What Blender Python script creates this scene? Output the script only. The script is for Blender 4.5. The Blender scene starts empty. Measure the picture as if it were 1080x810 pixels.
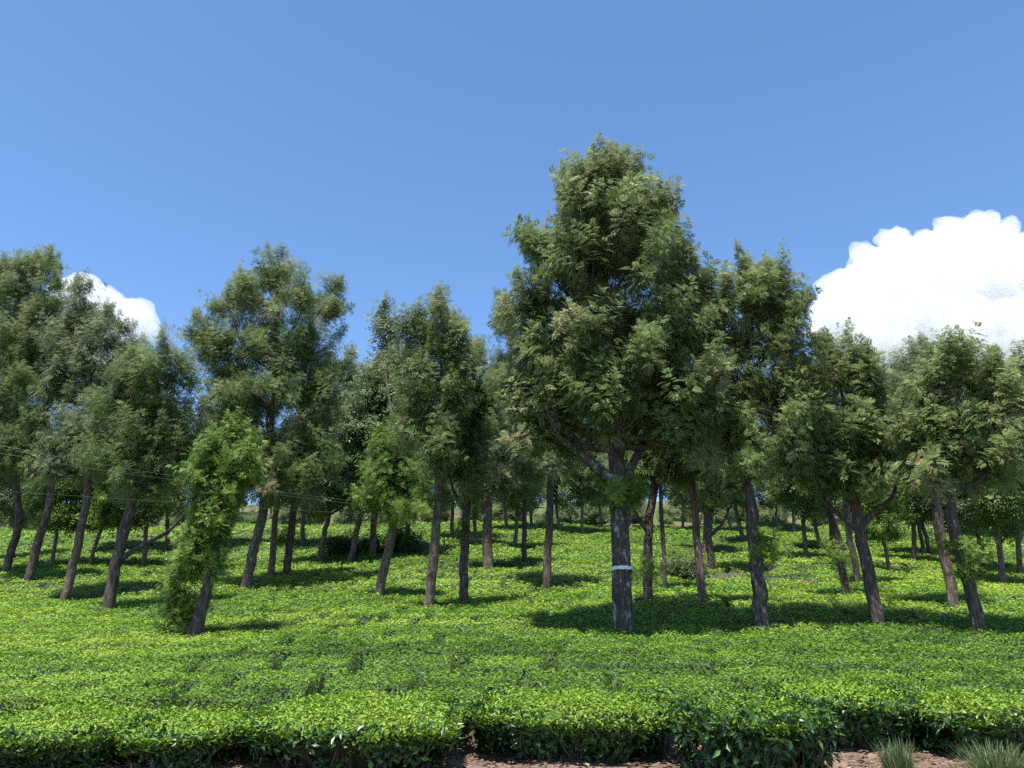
import bpy, math, random
import numpy as np
from mathutils import Vector

# ------------------------------------------------------------------ camera, sky, sun, exposure
SC = bpy.context.scene
COL = SC.collection
R = math.radians
CAM_Z = 1.6
PITCH = R(18.5)
FPX = 850.0                                   # focal length in photo pixels (1080 wide)
cam_data = bpy.data.cameras.new('camera')
cam_data.sensor_width = 36.0
cam_data.lens = FPX / 1080.0 * 36.0
cam_data.clip_start = 0.05
cam_data.clip_end = 12000
cam = bpy.data.objects.new('camera', cam_data)
COL.objects.link(cam)
cam.location = (0, 0, CAM_Z)
cam.rotation_euler = (R(90) + PITCH, 0, 0)
SC.camera = cam

SUN_EL, SUN_AZ = R(72), R(206)                # azimuth clockwise from +Y (the view direction)
world = bpy.data.worlds.new('World')
SC.world = world
world.use_nodes = True
wn = world.node_tree
bg = wn.nodes['Background']
sky = wn.nodes.new('ShaderNodeTexSky')
sky.sky_type = 'NISHITA'
sky.sun_disc = False
sky.sun_elevation = SUN_EL
sky.sun_rotation = SUN_AZ
sky.altitude = 1800
sky.air_density = 1.0
sky.dust_density = 0.8
sky.ozone_density = 1.6
hs = wn.nodes.new('ShaderNodeHueSaturation'); hs.inputs['Saturation'].default_value = 1.13
wn.links.new(sky.outputs[0], hs.inputs['Color']); wn.links.new(hs.outputs[0], bg.inputs[0])
bg.inputs[1].default_value = 0.125

sun_data = bpy.data.lights.new('sun', 'SUN')
sun_data.energy = 5.0
sun_data.angle = R(0.5)
sun_data.color = (1.0, 0.95, 0.87)
sun = bpy.data.objects.new('sun', sun_data)
COL.objects.link(sun)
to_sun = Vector((math.sin(SUN_AZ) * math.cos(SUN_EL), math.cos(SUN_AZ) * math.cos(SUN_EL), math.sin(SUN_EL)))
sun.rotation_euler = to_sun.to_track_quat('Z', 'Y').to_euler()
sun.location = (0, 0, 60)

SC.view_settings.view_transform = 'Standard'
SC.view_settings.look = 'None'
SC.view_settings.gamma = 1.0
SC.view_settings.exposure = 1.1
SC.render.engine = 'CYCLES'
SC.cycles.max_bounces = 28
SC.cycles.diffuse_bounces = 4
SC.cycles.transmission_bounces = 4
SC.cycles.volume_bounces = 28
SC.cycles.use_denoising = False
SC.cycles.sample_clamp_indirect = 6.0

# ------------------------------------------------------------------ helpers
def noise2(x, y, seed=0):
    x = np.asarray(x, float); y = np.asarray(y, float)
    xi = np.floor(x).astype(np.int64); yi = np.floor(y).astype(np.int64)
    fx = x - xi; fy = y - yi
    fx = fx * fx * (3 - 2 * fx); fy = fy * fy * (3 - 2 * fy)
    def h(a, b):
        n = (a * 374761393 + b * 668265263 + seed * 982451653) & 0x7fffffff
        n = ((n ^ (n >> 13)) * 1274126177) & 0x7fffffff
        n = n ^ (n >> 16)
        return (n & 0xffff) / 65535.0
    return (h(xi, yi) * (1 - fx) + h(xi + 1, yi) * fx) * (1 - fy) + (h(xi, yi + 1) * (1 - fx) + h(xi + 1, yi + 1) * fx) * fy

def fbm(x, y, seed=0, oct=4):
    s = 0; a = 0.5; f = 1.0; t = 0
    for k in range(oct):
        s = s + a * noise2(np.asarray(x) * f, np.asarray(y) * f, seed + 17 * k); t += a; a *= 0.5; f *= 2.03
    return s / t

def sstep(a, b, x):
    t = np.clip((x - a) / (b - a), 0, 1)
    return t * t * (3 - 2 * t)

# soil height along the view direction; the hill climbs away from the road
_py = np.array([-400, -60, -5, 4, 8, 9.5, 13, 17, 22, 28, 36, 45, 60, 62.5, 64.5, 70, 90, 125, 170, 400, 3500.])
_pz = np.array([-6, -1.2, 0, .18, .40, .475, .93, 1.40, 2.22, 3.10, 4.80, 6.75, 10.15, 10.6, 11.2, 12.3, 16.6, 24.2, 27, 10, -30.])
_dy = np.linspace(-420, 3500, 39201)
_dz = np.interp(_dy, _py, _pz)
_k = np.hanning(25); _k /= _k.sum()
_dz = np.convolve(np.pad(_dz, 12, mode='edge'), _k, mode='valid')

def soil(x, y):
    x = np.asarray(x, float); y = np.asarray(y, float)
    z = np.interp(y, _dy, _dz)
    amp = sstep(11, 24, y) * (1 - sstep(150, 220, y))
    z = z + amp * 0.9 * (fbm(x * .07 + 3, y * .07 + 9, 5, 2) - .5)
    z = z + amp * 0.35 * (fbm(x * .22 + 1, y * .30, 8, 3) - .5)
    z = z - amp * 0.012 * np.clip(-x, 0, 40)
    return z

TEA_H = 0.62
def tea_h(y): return .48 + .14 * sstep(9.5, 16, y)
def tea_gap(x, y):
    """0 on a bush top, towards 1 in the gaps between bush rows"""
    yw = y + 0.9 * (fbm(x * .22, y * .22, 31, 3) - .5) * 2
    row = yw / 1.25
    a = np.abs(row - np.floor(row) - .5)
    open_ = sstep(.38, .54, fbm(x * .28 + 7.7 * np.floor(row), y * .15, 41, 3))
    g1 = sstep(.35, .49, a) * (0.25 + .75 * open_)
    xw = (x + .5 * fbm(x * .6, y * .6, 35, 2) + 3.7 * np.floor(row)) / 1.35
    b = np.abs(xw - np.floor(xw) - .5)
    g2 = sstep(.40, .5, b) * (0.12 + .75 * sstep(.44, .6, fbm(x * .3, y * .3, 55, 2)))
    return np.maximum(g1, g2)

def bare(x, y):
    """pruned, twiggy brown patches"""
    n = fbm(x * .30 + 4, y * .45 + 2, 77, 3)
    return sstep(.70, .76, n) * sstep(20, 26, y)

def tea_top(x, y):
    g = tea_gap(x, y)
    z = soil(x, y) + tea_h(y) + .10 * (fbm(x * .8, y * .8, 61, 3) - .5) + .11 * (fbm(x * 2.6, y * 2.6, 63, 2) - .5)
    return z - .50 * g - .30 * bare(x, y)

def pix(px, py, Y):
    u = (px - 540) / FPX; v = (405 - py) / FPX
    d = np.array([u, math.cos(PITCH) - v * math.sin(PITCH), math.sin(PITCH) + v * math.cos(PITCH)])
    t = Y / d[1]
    return np.array([0, 0, CAM_Z]) + d * t, t / FPX          # point, metres per photo pixel there

def stand(px, py):
    """where a trunk seen to enter the tea at that point of the photo stands on the hill"""
    ys = np.linspace(8, 74, 1400)
    for Y in ys:
        p, s = pix(px, py, Y)
        if p[2] <= float(soil(p[0], p[1])) + TEA_H - .06:
            return p, s
    return pix(px, py, 62)

def set_mesh(name, V, F, mats, attr=None, midx=None, smooth=False):
    V = np.ascontiguousarray(V, np.float32); F = np.ascontiguousarray(F, np.int32)
    me = bpy.data.meshes.new(name)
    n, k = F.shape
    me.vertices.add(len(V)); me.vertices.foreach_set('co', V.ravel())
    me.loops.add(n * k); me.loops.foreach_set('vertex_index', F.ravel())
    me.polygons.add(n)
    me.polygons.foreach_set('loop_start', np.arange(0, n * k, k, dtype=np.int32))
    try: me.polygons.foreach_set('loop_total', np.full(n, k, np.int32))
    except Exception: pass
    for m in mats: me.materials.append(m)
    if midx is not None: me.polygons.foreach_set('material_index', np.ascontiguousarray(midx, np.int32))
    me.polygons.foreach_set('use_smooth', np.full(n, bool(smooth)))
    if attr is not None:
        a = me.attributes.new('tint', 'FLOAT', 'POINT'); a.data.foreach_set('value', np.ascontiguousarray(attr, np.float32))
    me.update(calc_edges=True)
    return me

def obj(name, me, parent=None, loc=None):
    o = bpy.data.objects.new(name, me); COL.objects.link(o)
    if parent is not None: o.parent = parent
    if loc is not None: o.location = loc
    return o

def thing(name, label, cat, loc, group=None):
    o = bpy.data.objects.new(name, None); COL.objects.link(o)
    o.empty_display_size = .3
    o.location = [float(c) for c in loc]
    tag(o, label, cat, group)
    return o

def tag(o, label=None, cat=None, group=None, kind=None):
    if label: o['label'] = label
    if cat: o['category'] = cat
    if group: o['group'] = group
    if kind: o['kind'] = kind
    return o

class Geo:
    """collects quads for one mesh"""
    def __init__(s): s.V = []; s.F = []; s.A = []; s.n = 0
    def add(s, V, F, A=None):
        V = np.asarray(V, float); s.V.append(V); s.F.append(np.asarray(F, np.int64) + s.n); s.n += len(V)
        s.A.append(np.zeros(len(V)) if A is None else np.asarray(A, float))
    def mesh(s, name, mats, smooth=False):
        return set_mesh(name, np.concatenate(s.V), np.concatenate(s.F), mats, np.concatenate(s.A), smooth=smooth)

def catmull(P, n):
    P = np.asarray(P, float)
    if len(P) < 3:
        t = np.linspace(0, 1, n)[:, None]; return P[0] * (1 - t) + P[-1] * t
    Q = np.vstack([2 * P[0] - P[1], P, 2 * P[-1] - P[-2]])
    m = len(P) - 1; out = []
    for s in np.linspace(0, m - 1e-6, n):
        i = int(s); t = s - i
        a, b, c, d = Q[i], Q[i + 1], Q[i + 2], Q[i + 3]
        out.append(.5 * (2 * b + (c - a) * t + (2 * a - 5 * b + 4 * c - d) * t * t + (3 * b - a - 3 * c + d) * t ** 3))
    return np.array(out)

def tube(G, P, rad, sides=8, rough=0.0, rng=None, cap=True):
    P = np.asarray(P, float); n = len(P); rad = np.asarray(rad, float)
    T = np.gradient(P, axis=0); T /= np.linalg.norm(T, axis=1)[:, None] + 1e-9
    ref = np.array([0.3, 1, 0.1]) if abs(T[0][1]) < .9 else np.array([1, 0, 0.2])
    U = np.cross(T, ref); U /= np.linalg.norm(U, axis=1)[:, None] + 1e-9
    W = np.cross(T, U)
    a = np.linspace(0, 2 * np.pi, sides, endpoint=False)
    rr = rad[:, None] * np.ones(sides)[None]
    if rough and rng is not None:
        off = rng.uniform(0, 50)
        k = fbm(np.cos(a)[None] * 1.3 + off + np.zeros((n, 1)), np.sin(a)[None] * 1.3 + np.linspace(0, n * .16, n)[:, None], 3, 3)
        rr = rr * (1 + rough * (k - .5) * 2)
    V = P[:, None] + rr[..., None] * (np.cos(a)[None, :, None] * U[:, None] + np.sin(a)[None, :, None] * W[:, None])
    V = V.reshape(-1, 3)
    i = np.arange(n - 1)[:, None] * sides; j = np.arange(sides)[None]; j2 = (j + 1) % sides
    F = np.stack([i + j, i + j2, i + sides + j2, i + sides + j], -1).reshape(-1, 4)
    G.add(V, F)

# ------------------------------------------------------------------ materials
def mat(name):
    m = bpy.data.materials.new(name); m.use_nodes = True
    nt = m.node_tree; b = nt.nodes['Principled BSDF']
    return m, nt, b

def ramp(nt, stops):
    r = nt.nodes.new('ShaderNodeValToRGB')
    e = r.color_ramp.elements
    while len(e) < len(stops): e.new(.5)
    for el, (p, c) in zip(e, stops): el.position = p; el.color = (*c, 1)
    return r

def leaf_mat(name, stops, under=None, rough=.45, trans=.25, spec=.5, patch=0.0):
    m, nt, b = mat(name)
    at = nt.nodes.new('ShaderNodeAttribute'); at.attribute_name = 'tint'
    fac = at.outputs['Fac']
    if patch:
        g = nt.nodes.new('ShaderNodeTexCoord')
        no = nt.nodes.new('ShaderNodeTexNoise'); no.inputs['Scale'].default_value = .35; no.inputs['Detail'].default_value = 3
        nt.links.new(g.outputs['Object'], no.inputs['Vector'])
        ma = nt.nodes.new('ShaderNodeMath'); ma.operation = 'MULTIPLY_ADD'
        nt.links.new(no.outputs['Fac'], ma.inputs[0]); ma.inputs[1].default_value = patch * 2; ma.inputs[2].default_value = -patch
        ad = nt.nodes.new('ShaderNodeMath'); ad.operation = 'ADD'; ad.use_clamp = True
        nt.links.new(ma.outputs[0], ad.inputs[0]); nt.links.new(fac, ad.inputs[1]); fac = ad.outputs[0]
    r = ramp(nt, stops); nt.links.new(fac, r.inputs[0])
    colr = r.outputs[0]
    if under:
        ge = nt.nodes.new('ShaderNodeNewGeometry'); mx = nt.nodes.new('ShaderNodeMix'); mx.data_type = 'RGBA'
        ml = nt.nodes.new('ShaderNodeMath'); ml.operation = 'MULTIPLY'; ml.inputs[1].default_value = .65
        nt.links.new(ge.outputs['Backfacing'], ml.inputs[0]); nt.links.new(ml.outputs[0], mx.inputs['Factor'])
        nt.links.new(colr, mx.inputs['A']); mx.inputs['B'].default_value = (*under, 1); colr = mx.outputs['Result']
    nt.links.new(colr, b.inputs['Base Color'])
    b.inputs['Roughness'].default_value = rough
    b.inputs['Specular IOR Level'].default_value = spec
    tr = nt.nodes.new('ShaderNodeBsdfTranslucent'); nt.links.new(colr, tr.inputs['Color'])
    ms = nt.nodes.new('ShaderNodeMixShader'); ms.inputs[0].default_value = trans
    nt.links.new(b.outputs[0], ms.inputs[1]); nt.links.new(tr.outputs[0], ms.inputs[2])
    nt.links.new(ms.outputs[0], nt.nodes['Material Output'].inputs['Surface'])
    return m

M = {}
M['oak_leaf'] = leaf_mat('oak_leaf', [(0, (.038, .070, .014)), (.45, (.122, .190, .042)), (.78, (.205, .280, .082)), (.93, (.30, .345, .145)), (1, (.32, .26, .15))], under=(.21, .245, .13), rough=.5, trans=.45, spec=.35)
M['oak_leaf_fresh'] = leaf_mat('oak_leaf_fresh', [(0, (.045, .09, .012)), (.5, (.115, .205, .022)), (1, (.21, .31, .05))], under=(.14, .22, .08), rough=.5, trans=.36, spec=.35)
M['oak_leaf_grey'] = leaf_mat('oak_leaf_grey', [(0, (.042, .072, .020)), (.5, (.132, .190, .068)), (.9, (.255, .305, .155)), (1, (.26, .23, .16))], under=(.20, .23, .13), rough=.5, trans=.42, spec=.35)
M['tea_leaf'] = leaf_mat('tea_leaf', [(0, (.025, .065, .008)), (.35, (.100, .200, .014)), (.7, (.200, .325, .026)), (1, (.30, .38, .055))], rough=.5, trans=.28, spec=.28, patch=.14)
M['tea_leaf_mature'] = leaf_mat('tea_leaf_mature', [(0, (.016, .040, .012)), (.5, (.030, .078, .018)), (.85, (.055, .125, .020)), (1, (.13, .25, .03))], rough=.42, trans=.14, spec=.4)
M['grass_blade'] = leaf_mat('grass_blade', [(0, (.045, .09, .02)), (.5, (.09, .15, .045)), (.85, (.16, .20, .09)), (1, (.34, .30, .18))], rough=.5, trans=.3)
M['dry_leaf'] = leaf_mat('dry_leaf', [(0, (.05, .03, .02)), (.5, (.14, .085, .055)), (1, (.30, .21, .15))], rough=.7, trans=.05)

def bark_mat(name, dark, mid, pale, lichen=.0):
    m, nt, b = mat(name)
    tc = nt.nodes.new('ShaderNodeTexCoord'); mp = nt.nodes.new('ShaderNodeMapping')
    mp.inputs['Scale'].default_value = (14, 14, 2.6); nt.links.new(tc.outputs['Object'], mp.inputs[0])
    n1 = nt.nodes.new('ShaderNodeTexNoise'); n1.inputs['Scale'].default_value = 1.3; n1.inputs['Detail'].default_value = 7; n1.inputs['Roughness'].default_value = .68
    nt.links.new(mp.outputs[0], n1.inputs['Vector'])
    r = ramp(nt, [(.30, dark), (.52, mid), (.72, pale)]); nt.links.new(n1.outputs['Fac'], r.inputs[0])
    n2 = nt.nodes.new('ShaderNodeTexNoise'); n2.inputs['Scale'].default_value = 5.0; n2.inputs['Detail'].default_value = 6; n2.inputs['Roughness'].default_value = .7
    mp2 = nt.nodes.new('ShaderNodeMapping'); mp2.inputs['Scale'].default_value = (1.6, 1.6, .7); nt.links.new(tc.outputs['Object'], mp2.inputs[0]); nt.links.new(mp2.outputs[0], n2.inputs['Vector'])
    r2 = ramp(nt, [(.60 - lichen * .06, (0, 0, 0)), (.72 - lichen * .06, (1, 1, 1))]); nt.links.new(n2.outputs['Fac'], r2.inputs[0])
    mx = nt.nodes.new('ShaderNodeMix'); mx.data_type = 'RGBA'
    nt.links.new(r2.outputs[0], mx.inputs['Factor']); nt.links.new(r.outputs[0], mx.inputs['A']); mx.inputs['B'].default_value = (.34, .33, .30, 1)
    nt.links.new(mx.outputs['Result'], b.inputs['Base Color'])
    b.inputs['Roughness'].default_value = .9; b.inputs['Specular IOR Level'].default_value = .2
    bp = nt.nodes.new('ShaderNodeBump'); bp.inputs['Strength'].default_value = .8; bp.inputs['Distance'].default_value = .03
    nt.links.new(n1.outputs['Fac'], bp.inputs['Height']); nt.links.new(bp.outputs[0], b.inputs['Normal'])
    return m
M['bark'] = bark_mat('bark', (.026, .019, .016), (.080, .062, .052), (.17, .14, .12), .3)
M['bark_warm'] = bark_mat('bark_warm', (.045, .032, .025), (.125, .095, .076), (.24, .195, .165), .5)
M['bark_lichen'] = bark_mat('bark_lichen', (.022, .017, .015), (.060, .049, .044), (.13, .11, .10), 1.0)
M['branch'] = bark_mat('branch', (.030, .023, .019), (.075, .060, .050), (.15, .13, .115), 0)

m, nt, b = mat('band_paint'); M['band'] = m
no = nt.nodes.new('ShaderNodeTexNoise'); no.inputs['Scale'].default_value = 18; no.inputs['Detail'].default_value = 4
rp = ramp(nt, [(.34, (.30, .29, .28)), (.48, (.62, .63, .64)), (.65, (.80, .81, .82))]); nt.links.new(no.outputs['Fac'], rp.inputs[0]); nt.links.new(rp.outputs[0], b.inputs['Base Color']); b.inputs['Roughness'].default_value = .6

m, nt, b = mat('soil'); M['soil'] = m
tc = nt.nodes.new('ShaderNodeTexCoord')
no = nt.nodes.new('ShaderNodeTexNoise'); no.inputs['Scale'].default_value = 2.2; no.inputs['Detail'].default_value = 9; no.inputs['Roughness'].default_value = .7
nt.links.new(tc.outputs['Object'], no.inputs['Vector'])
rp = ramp(nt, [(.30, (.075, .050, .036)), (.5, (.15, .104, .078)), (.70, (.24, .175, .135))]); nt.links.new(no.outputs['Fac'], rp.inputs[0])
nt.links.new(rp.outputs[0], b.inputs['Base Color']); b.inputs['Roughness'].default_value = .95; b.inputs['Specular IOR Level'].default_value = .1
n2 = nt.nodes.new('ShaderNodeTexNoise'); n2.inputs['Scale'].default_value = 25; n2.inputs['Detail'].default_value = 6; nt.links.new(tc.outputs['Object'], n2.inputs['Vector'])
sx = nt.nodes.new('ShaderNodeSeparateXYZ'); nt.links.new(tc.outputs['Object'], sx.inputs[0])
mr = nt.nodes.new('ShaderNodeMapRange'); mr.inputs['From Min'].default_value = 61; mr.inputs['From Max'].default_value = 66; nt.links.new(sx.outputs['Y'], mr.inputs['Value'])
n3 = nt.nodes.new('ShaderNodeTexNoise'); n3.inputs['Scale'].default_value = .5; n3.inputs['Detail'].default_value = 7; n3.inputs['Roughness'].default_value = .7; nt.links.new(tc.outputs['Object'], n3.inputs['Vector'])
r3 = ramp(nt, [(.42, (0, 0, 0)), (.52, (1, 1, 1))]); nt.links.new(n3.outputs['Fac'], r3.inputs[0])
mm = nt.nodes.new('ShaderNodeMath'); mm.operation = 'MULTIPLY'; nt.links.new(mr.outputs[0], mm.inputs[0]); nt.links.new(r3.outputs[0], mm.inputs[1])
mg = nt.nodes.new('ShaderNodeMix'); mg.data_type = 'RGBA'; nt.links.new(mm.outputs[0], mg.inputs['Factor']); nt.links.new(rp.outputs[0], mg.inputs['A']); mg.inputs['B'].default_value = (.075, .115, .03, 1)
nt.links.new(mg.outputs['Result'], b.inputs['Base Color'])
bp = nt.nodes.new('ShaderNodeBump'); bp.inputs['Strength'].default_value = .9; bp.inputs['Distance'].default_value = .05; nt.links.new(n2.outputs['Fac'], bp.inputs['Height']); nt.links.new(bp.outputs[0], b.inputs['Normal'])

m, nt, b = mat('tea_twigs_and_core'); M['tea_twigs_and_core'] = m          # stems and inner twigs, also the added light-blocking bush cores
at = nt.nodes.new('ShaderNodeAttribute'); at.attribute_name = 'tint'
tc = nt.nodes.new('ShaderNodeTexCoord'); no = nt.nodes.new('ShaderNodeTexNoise'); no.inputs['Scale'].default_value = 9; no.inputs['Detail'].default_value = 6
nt.links.new(tc.outputs['Object'], no.inputs['Vector'])
ra = ramp(nt, [(.35, (.020, .038, .010)), (.65, (.045, .085, .015))]); rb = ramp(nt, [(.35, (.06, .042, .03)), (.65, (.16, .11, .08))])
nt.links.new(no.outputs['Fac'], ra.inputs[0]); nt.links.new(no.outputs['Fac'], rb.inputs[0])
mx = nt.nodes.new('ShaderNodeMix'); mx.data_type = 'RGBA'; nt.links.new(at.outputs['Fac'], mx.inputs['Factor'])
nt.links.new(ra.outputs[0], mx.inputs['A']); nt.links.new(rb.outputs[0], mx.inputs['B']); nt.links.new(mx.outputs['Result'], b.inputs['Base Color']); b.inputs['Roughness'].default_value = .9

m, nt, b = mat('wire'); M['wire'] = m
b.inputs['Base Color'].default_value = (.16, .16, .16, 1); b.inputs['Metallic'].default_value = .6; b.inputs['Roughness'].default_value = .45
m, nt, b = mat('rusty_post'); M['post'] = m
b.inputs['Base Color'].default_value = (.16, .06, .04, 1); b.inputs['Roughness'].default_value = .8

for key, density in (('cloud', .011), ('thin_cloud', .012)):
  m = bpy.data.materials.new('cloud_vapour'); m.use_nodes = True; M[key] = m
  nt = m.node_tree; nt.nodes.remove(nt.nodes['Principled BSDF'])
  vs = nt.nodes.new('ShaderNodeVolumeScatter'); vs.inputs['Density'].default_value = density; vs.inputs['Anisotropy'].default_value = .0; vs.inputs['Color'].default_value = (1, 1, 1, 1)
  va = nt.nodes.new('ShaderNodeVolumeAbsorption'); va.inputs['Density'].default_value = density * .10; va.inputs['Color'].default_value = (0, .06, .14, 1); av = nt.nodes.new('ShaderNodeAddShader')
  nt.links.new(vs.outputs[0], av.inputs[0]); nt.links.new(va.outputs[0], av.inputs[1])
  nt.links.new(av.outputs[0], nt.nodes['Material Output'].inputs['Volume'])

# ------------------------------------------------------------------ ground, tea field
def grid_mesh(name, xs, ys, zf, mats, attrf=None, smooth=True):
    X, Y = np.meshgrid(xs, ys)
    Z = zf(X, Y)
    V = np.stack([X, Y, Z], -1).reshape(-1, 3)
    nx, ny = len(xs), len(ys)
    i = np.arange(ny - 1)[:, None] * nx; j = np.arange(nx - 1)[None]
    F = np.stack([i + j, i + j + 1, i + nx + j + 1, i + nx + j], -1).reshape(-1, 4)
    A = attrf(X, Y).ravel() if attrf else None
    return set_mesh(name, V, F, mats, A, smooth=smooth), V, F

def soil_fine(x, y):
    return soil(x, y) + .10 * (fbm(x * 2.6, y * 2.6, 91, 4) - .5) * (1 - sstep(14, 20, y)) + .8 * (fbm(x * .35, y * .35, 92, 4) - .5) * sstep(60, 64, y) * (1 - sstep(75, 90, y))
xs = np.concatenate([np.linspace(-2500, -90, 14), np.linspace(-80, -16, 50), np.linspace(-15, 15, 181), np.linspace(16, 80, 50), np.linspace(90, 2500, 14)])
ys = np.concatenate([np.linspace(-400, -10, 12), np.linspace(-8, 7, 20), np.linspace(7.3, 14, 70), np.linspace(14.5, 58, 80), np.linspace(58.4, 75, 50), np.linspace(78, 140, 24), np.linspace(160, 3400, 24)])
me, _, _ = grid_mesh('ground', xs, ys, soil_fine, [M['soil']])
ground = obj('ground', me); tag(ground, kind='structure')

rng = np.random.default_rng(11)

def leaf_quads(P, N, size, rng, up=0.55, fold=True, slender=.40, tint=None):
    """one folded leaf (two quads) or flat kite per point; N is the surface normal the leaf faces"""
    n = len(P)
    d = rng.normal(size=(n, 3)); d -= (d * N).sum(1)[:, None] * N
    d /= np.linalg.norm(d, axis=1)[:, None] + 1e-9
    lift = rng.uniform(-.25, 1.0, n)[:, None] * up * 1.5
    d = d + N * lift; d /= np.linalg.norm(d, axis=1)[:, None]
    s = np.cross(d, N); s /= np.linalg.norm(s, axis=1)[:, None] + 1e-9
    nn = np.cross(s, d)
    roll = rng.normal(0, .36, n)[:, None]
    s2 = s * np.cos(roll) + nn * np.sin(roll); nn = np.cross(s2, d)
    L = (size * rng.uniform(.65, 1.25, n))[:, None]; Wd = L * slender * rng.uniform(.8, 1.2, n)[:, None]
    b0 = P; t = P + d * L - nn * L * .10
    if fold:
        mid = P + d * L * .5 - nn * Wd * .22 + nn * L * .04
        l = P + d * L * .48 + s2 * Wd * .5 + nn * Wd * .12; r = P + d * L * .48 - s2 * Wd * .5 + nn * Wd * .12
        V = np.stack([b0, l, t, r, mid], 1).reshape(-1, 3)
        i = np.arange(n)[:, None] * 5
        F = np.concatenate([i + np.array([[0, 4, 2, 1]]), i + np.array([[0, 3, 2, 4]])], 1).reshape(-1, 4)
        k = 5
    else:
        l = P + d * L * .45 + s2 * Wd * .5; r = P + d * L * .45 - s2 * Wd * .5
        V = np.stack([b0, r, t, l], 1).reshape(-1, 3)
        F = np.arange(n * 4).reshape(-1, 4); k = 4
    A = np.repeat(rng.uniform(0, 1, n) if tint is None else tint, k)
    return V, F, A

def field_front(x):
    return 10.55 + .25 * (fbm(x * .9, 0 * x, 14, 2) - .5)

def build_field():
    G = Geo()
    # canopy of twigs and inner leaves, a little below the leaf layer
    xs = np.linspace(-1, 1, 420); ys = np.concatenate([np.arange(10.3, 30, .11), np.arange(30, 61.5, .22)])
    T, Y = np.meshgrid(xs, ys); X = T * (11 + .92 * Y)
    Z = tea_top(X, Y) - .05
    front = sstep(10.25, 10.75, Y); Z = Z - (1 - front) * .7
    Z = np.where(Y > 60.6, soil(X, Y) - .15, Z)
    V = np.stack([X, Y, Z], -1).reshape(-1, 3); nx = len(xs); ny = len(ys)
    i = np.arange(ny - 1)[:, None] * nx; j = np.arange(nx - 1)[None]
    F = np.stack([i + j, i + j + 1, i + nx + j + 1, i + nx + j], -1).reshape(-1, 4)
    G.add(V, F, np.clip(bare(X, Y) * 1.1 + .25 * sstep(.5, .9, tea_gap(X, Y)) + (1 - front), 0, 1).ravel())
    nbase = len(F)
    # leaves in distance bands, fewer and larger (whole shoots) farther off
    for (y0, y1, size, cover, fold) in ((10.4, 13.5, .056, 2.1, True), (13.5, 18, .062, 2.0, True), (18, 24, .078, 2.0, False), (24, 34, .105, 1.8, False), (34, 46, .14, 1.6, False), (46, 61, .18, 1.5, False)):
        w0 = 2.5 + .74 * y0; w1 = 2.5 + .74 * y1
        area = (w0 + w1) * (y1 - y0)
        n = int(area * cover / (size * size * .40))
        y = rng.uniform(y0, y1, n); x = rng.uniform(-1, 1, n) * (2.5 + .74 * y)
        g = tea_gap(x, y); br = bare(x, y)
        keep = rng.uniform(0, 1, n) > np.maximum(.92 * sstep(.25, .8, g), .88 * br)
        x = x[keep]; y = y[keep]; g = g[keep]; n = len(x)
        e = .05
        z = tea_top(x, y)
        dx = (tea_top(x + e, y) - z) / e; dy = (tea_top(x, y + e) - z) / e
        N = np.stack([-dx, -dy, np.ones(n)], 1); N /= np.linalg.norm(N, axis=1)[:, None]
        dep = np.where(rng.uniform(0, 1, n) < .06, rng.uniform(0, .05, n), rng.uniform(-.07, .02, n))
        P = np.stack([x, y, z + dep], 1)
        big = fbm(x * .12, y * .2, 23, 3)
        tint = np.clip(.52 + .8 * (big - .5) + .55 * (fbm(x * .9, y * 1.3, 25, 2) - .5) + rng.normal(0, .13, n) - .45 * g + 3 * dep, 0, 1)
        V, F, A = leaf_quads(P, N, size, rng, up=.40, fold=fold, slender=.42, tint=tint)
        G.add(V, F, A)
    Vx = np.concatenate(G.V); Fx = np.concatenate(G.F); Ax = np.concatenate(G.A)
    mi = np.ones(len(Fx), np.int32); mi[:nbase] = 0
    return set_mesh('tea_field', Vx, Fx, [M['tea_twigs_and_core'], M['tea_leaf']], Ax, mi)
field = obj('tea_field', build_field())
tag(field, 'bright green plucked tea bushes covering the whole slope under the trees', 'tea bushes', kind='stuff')

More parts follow.
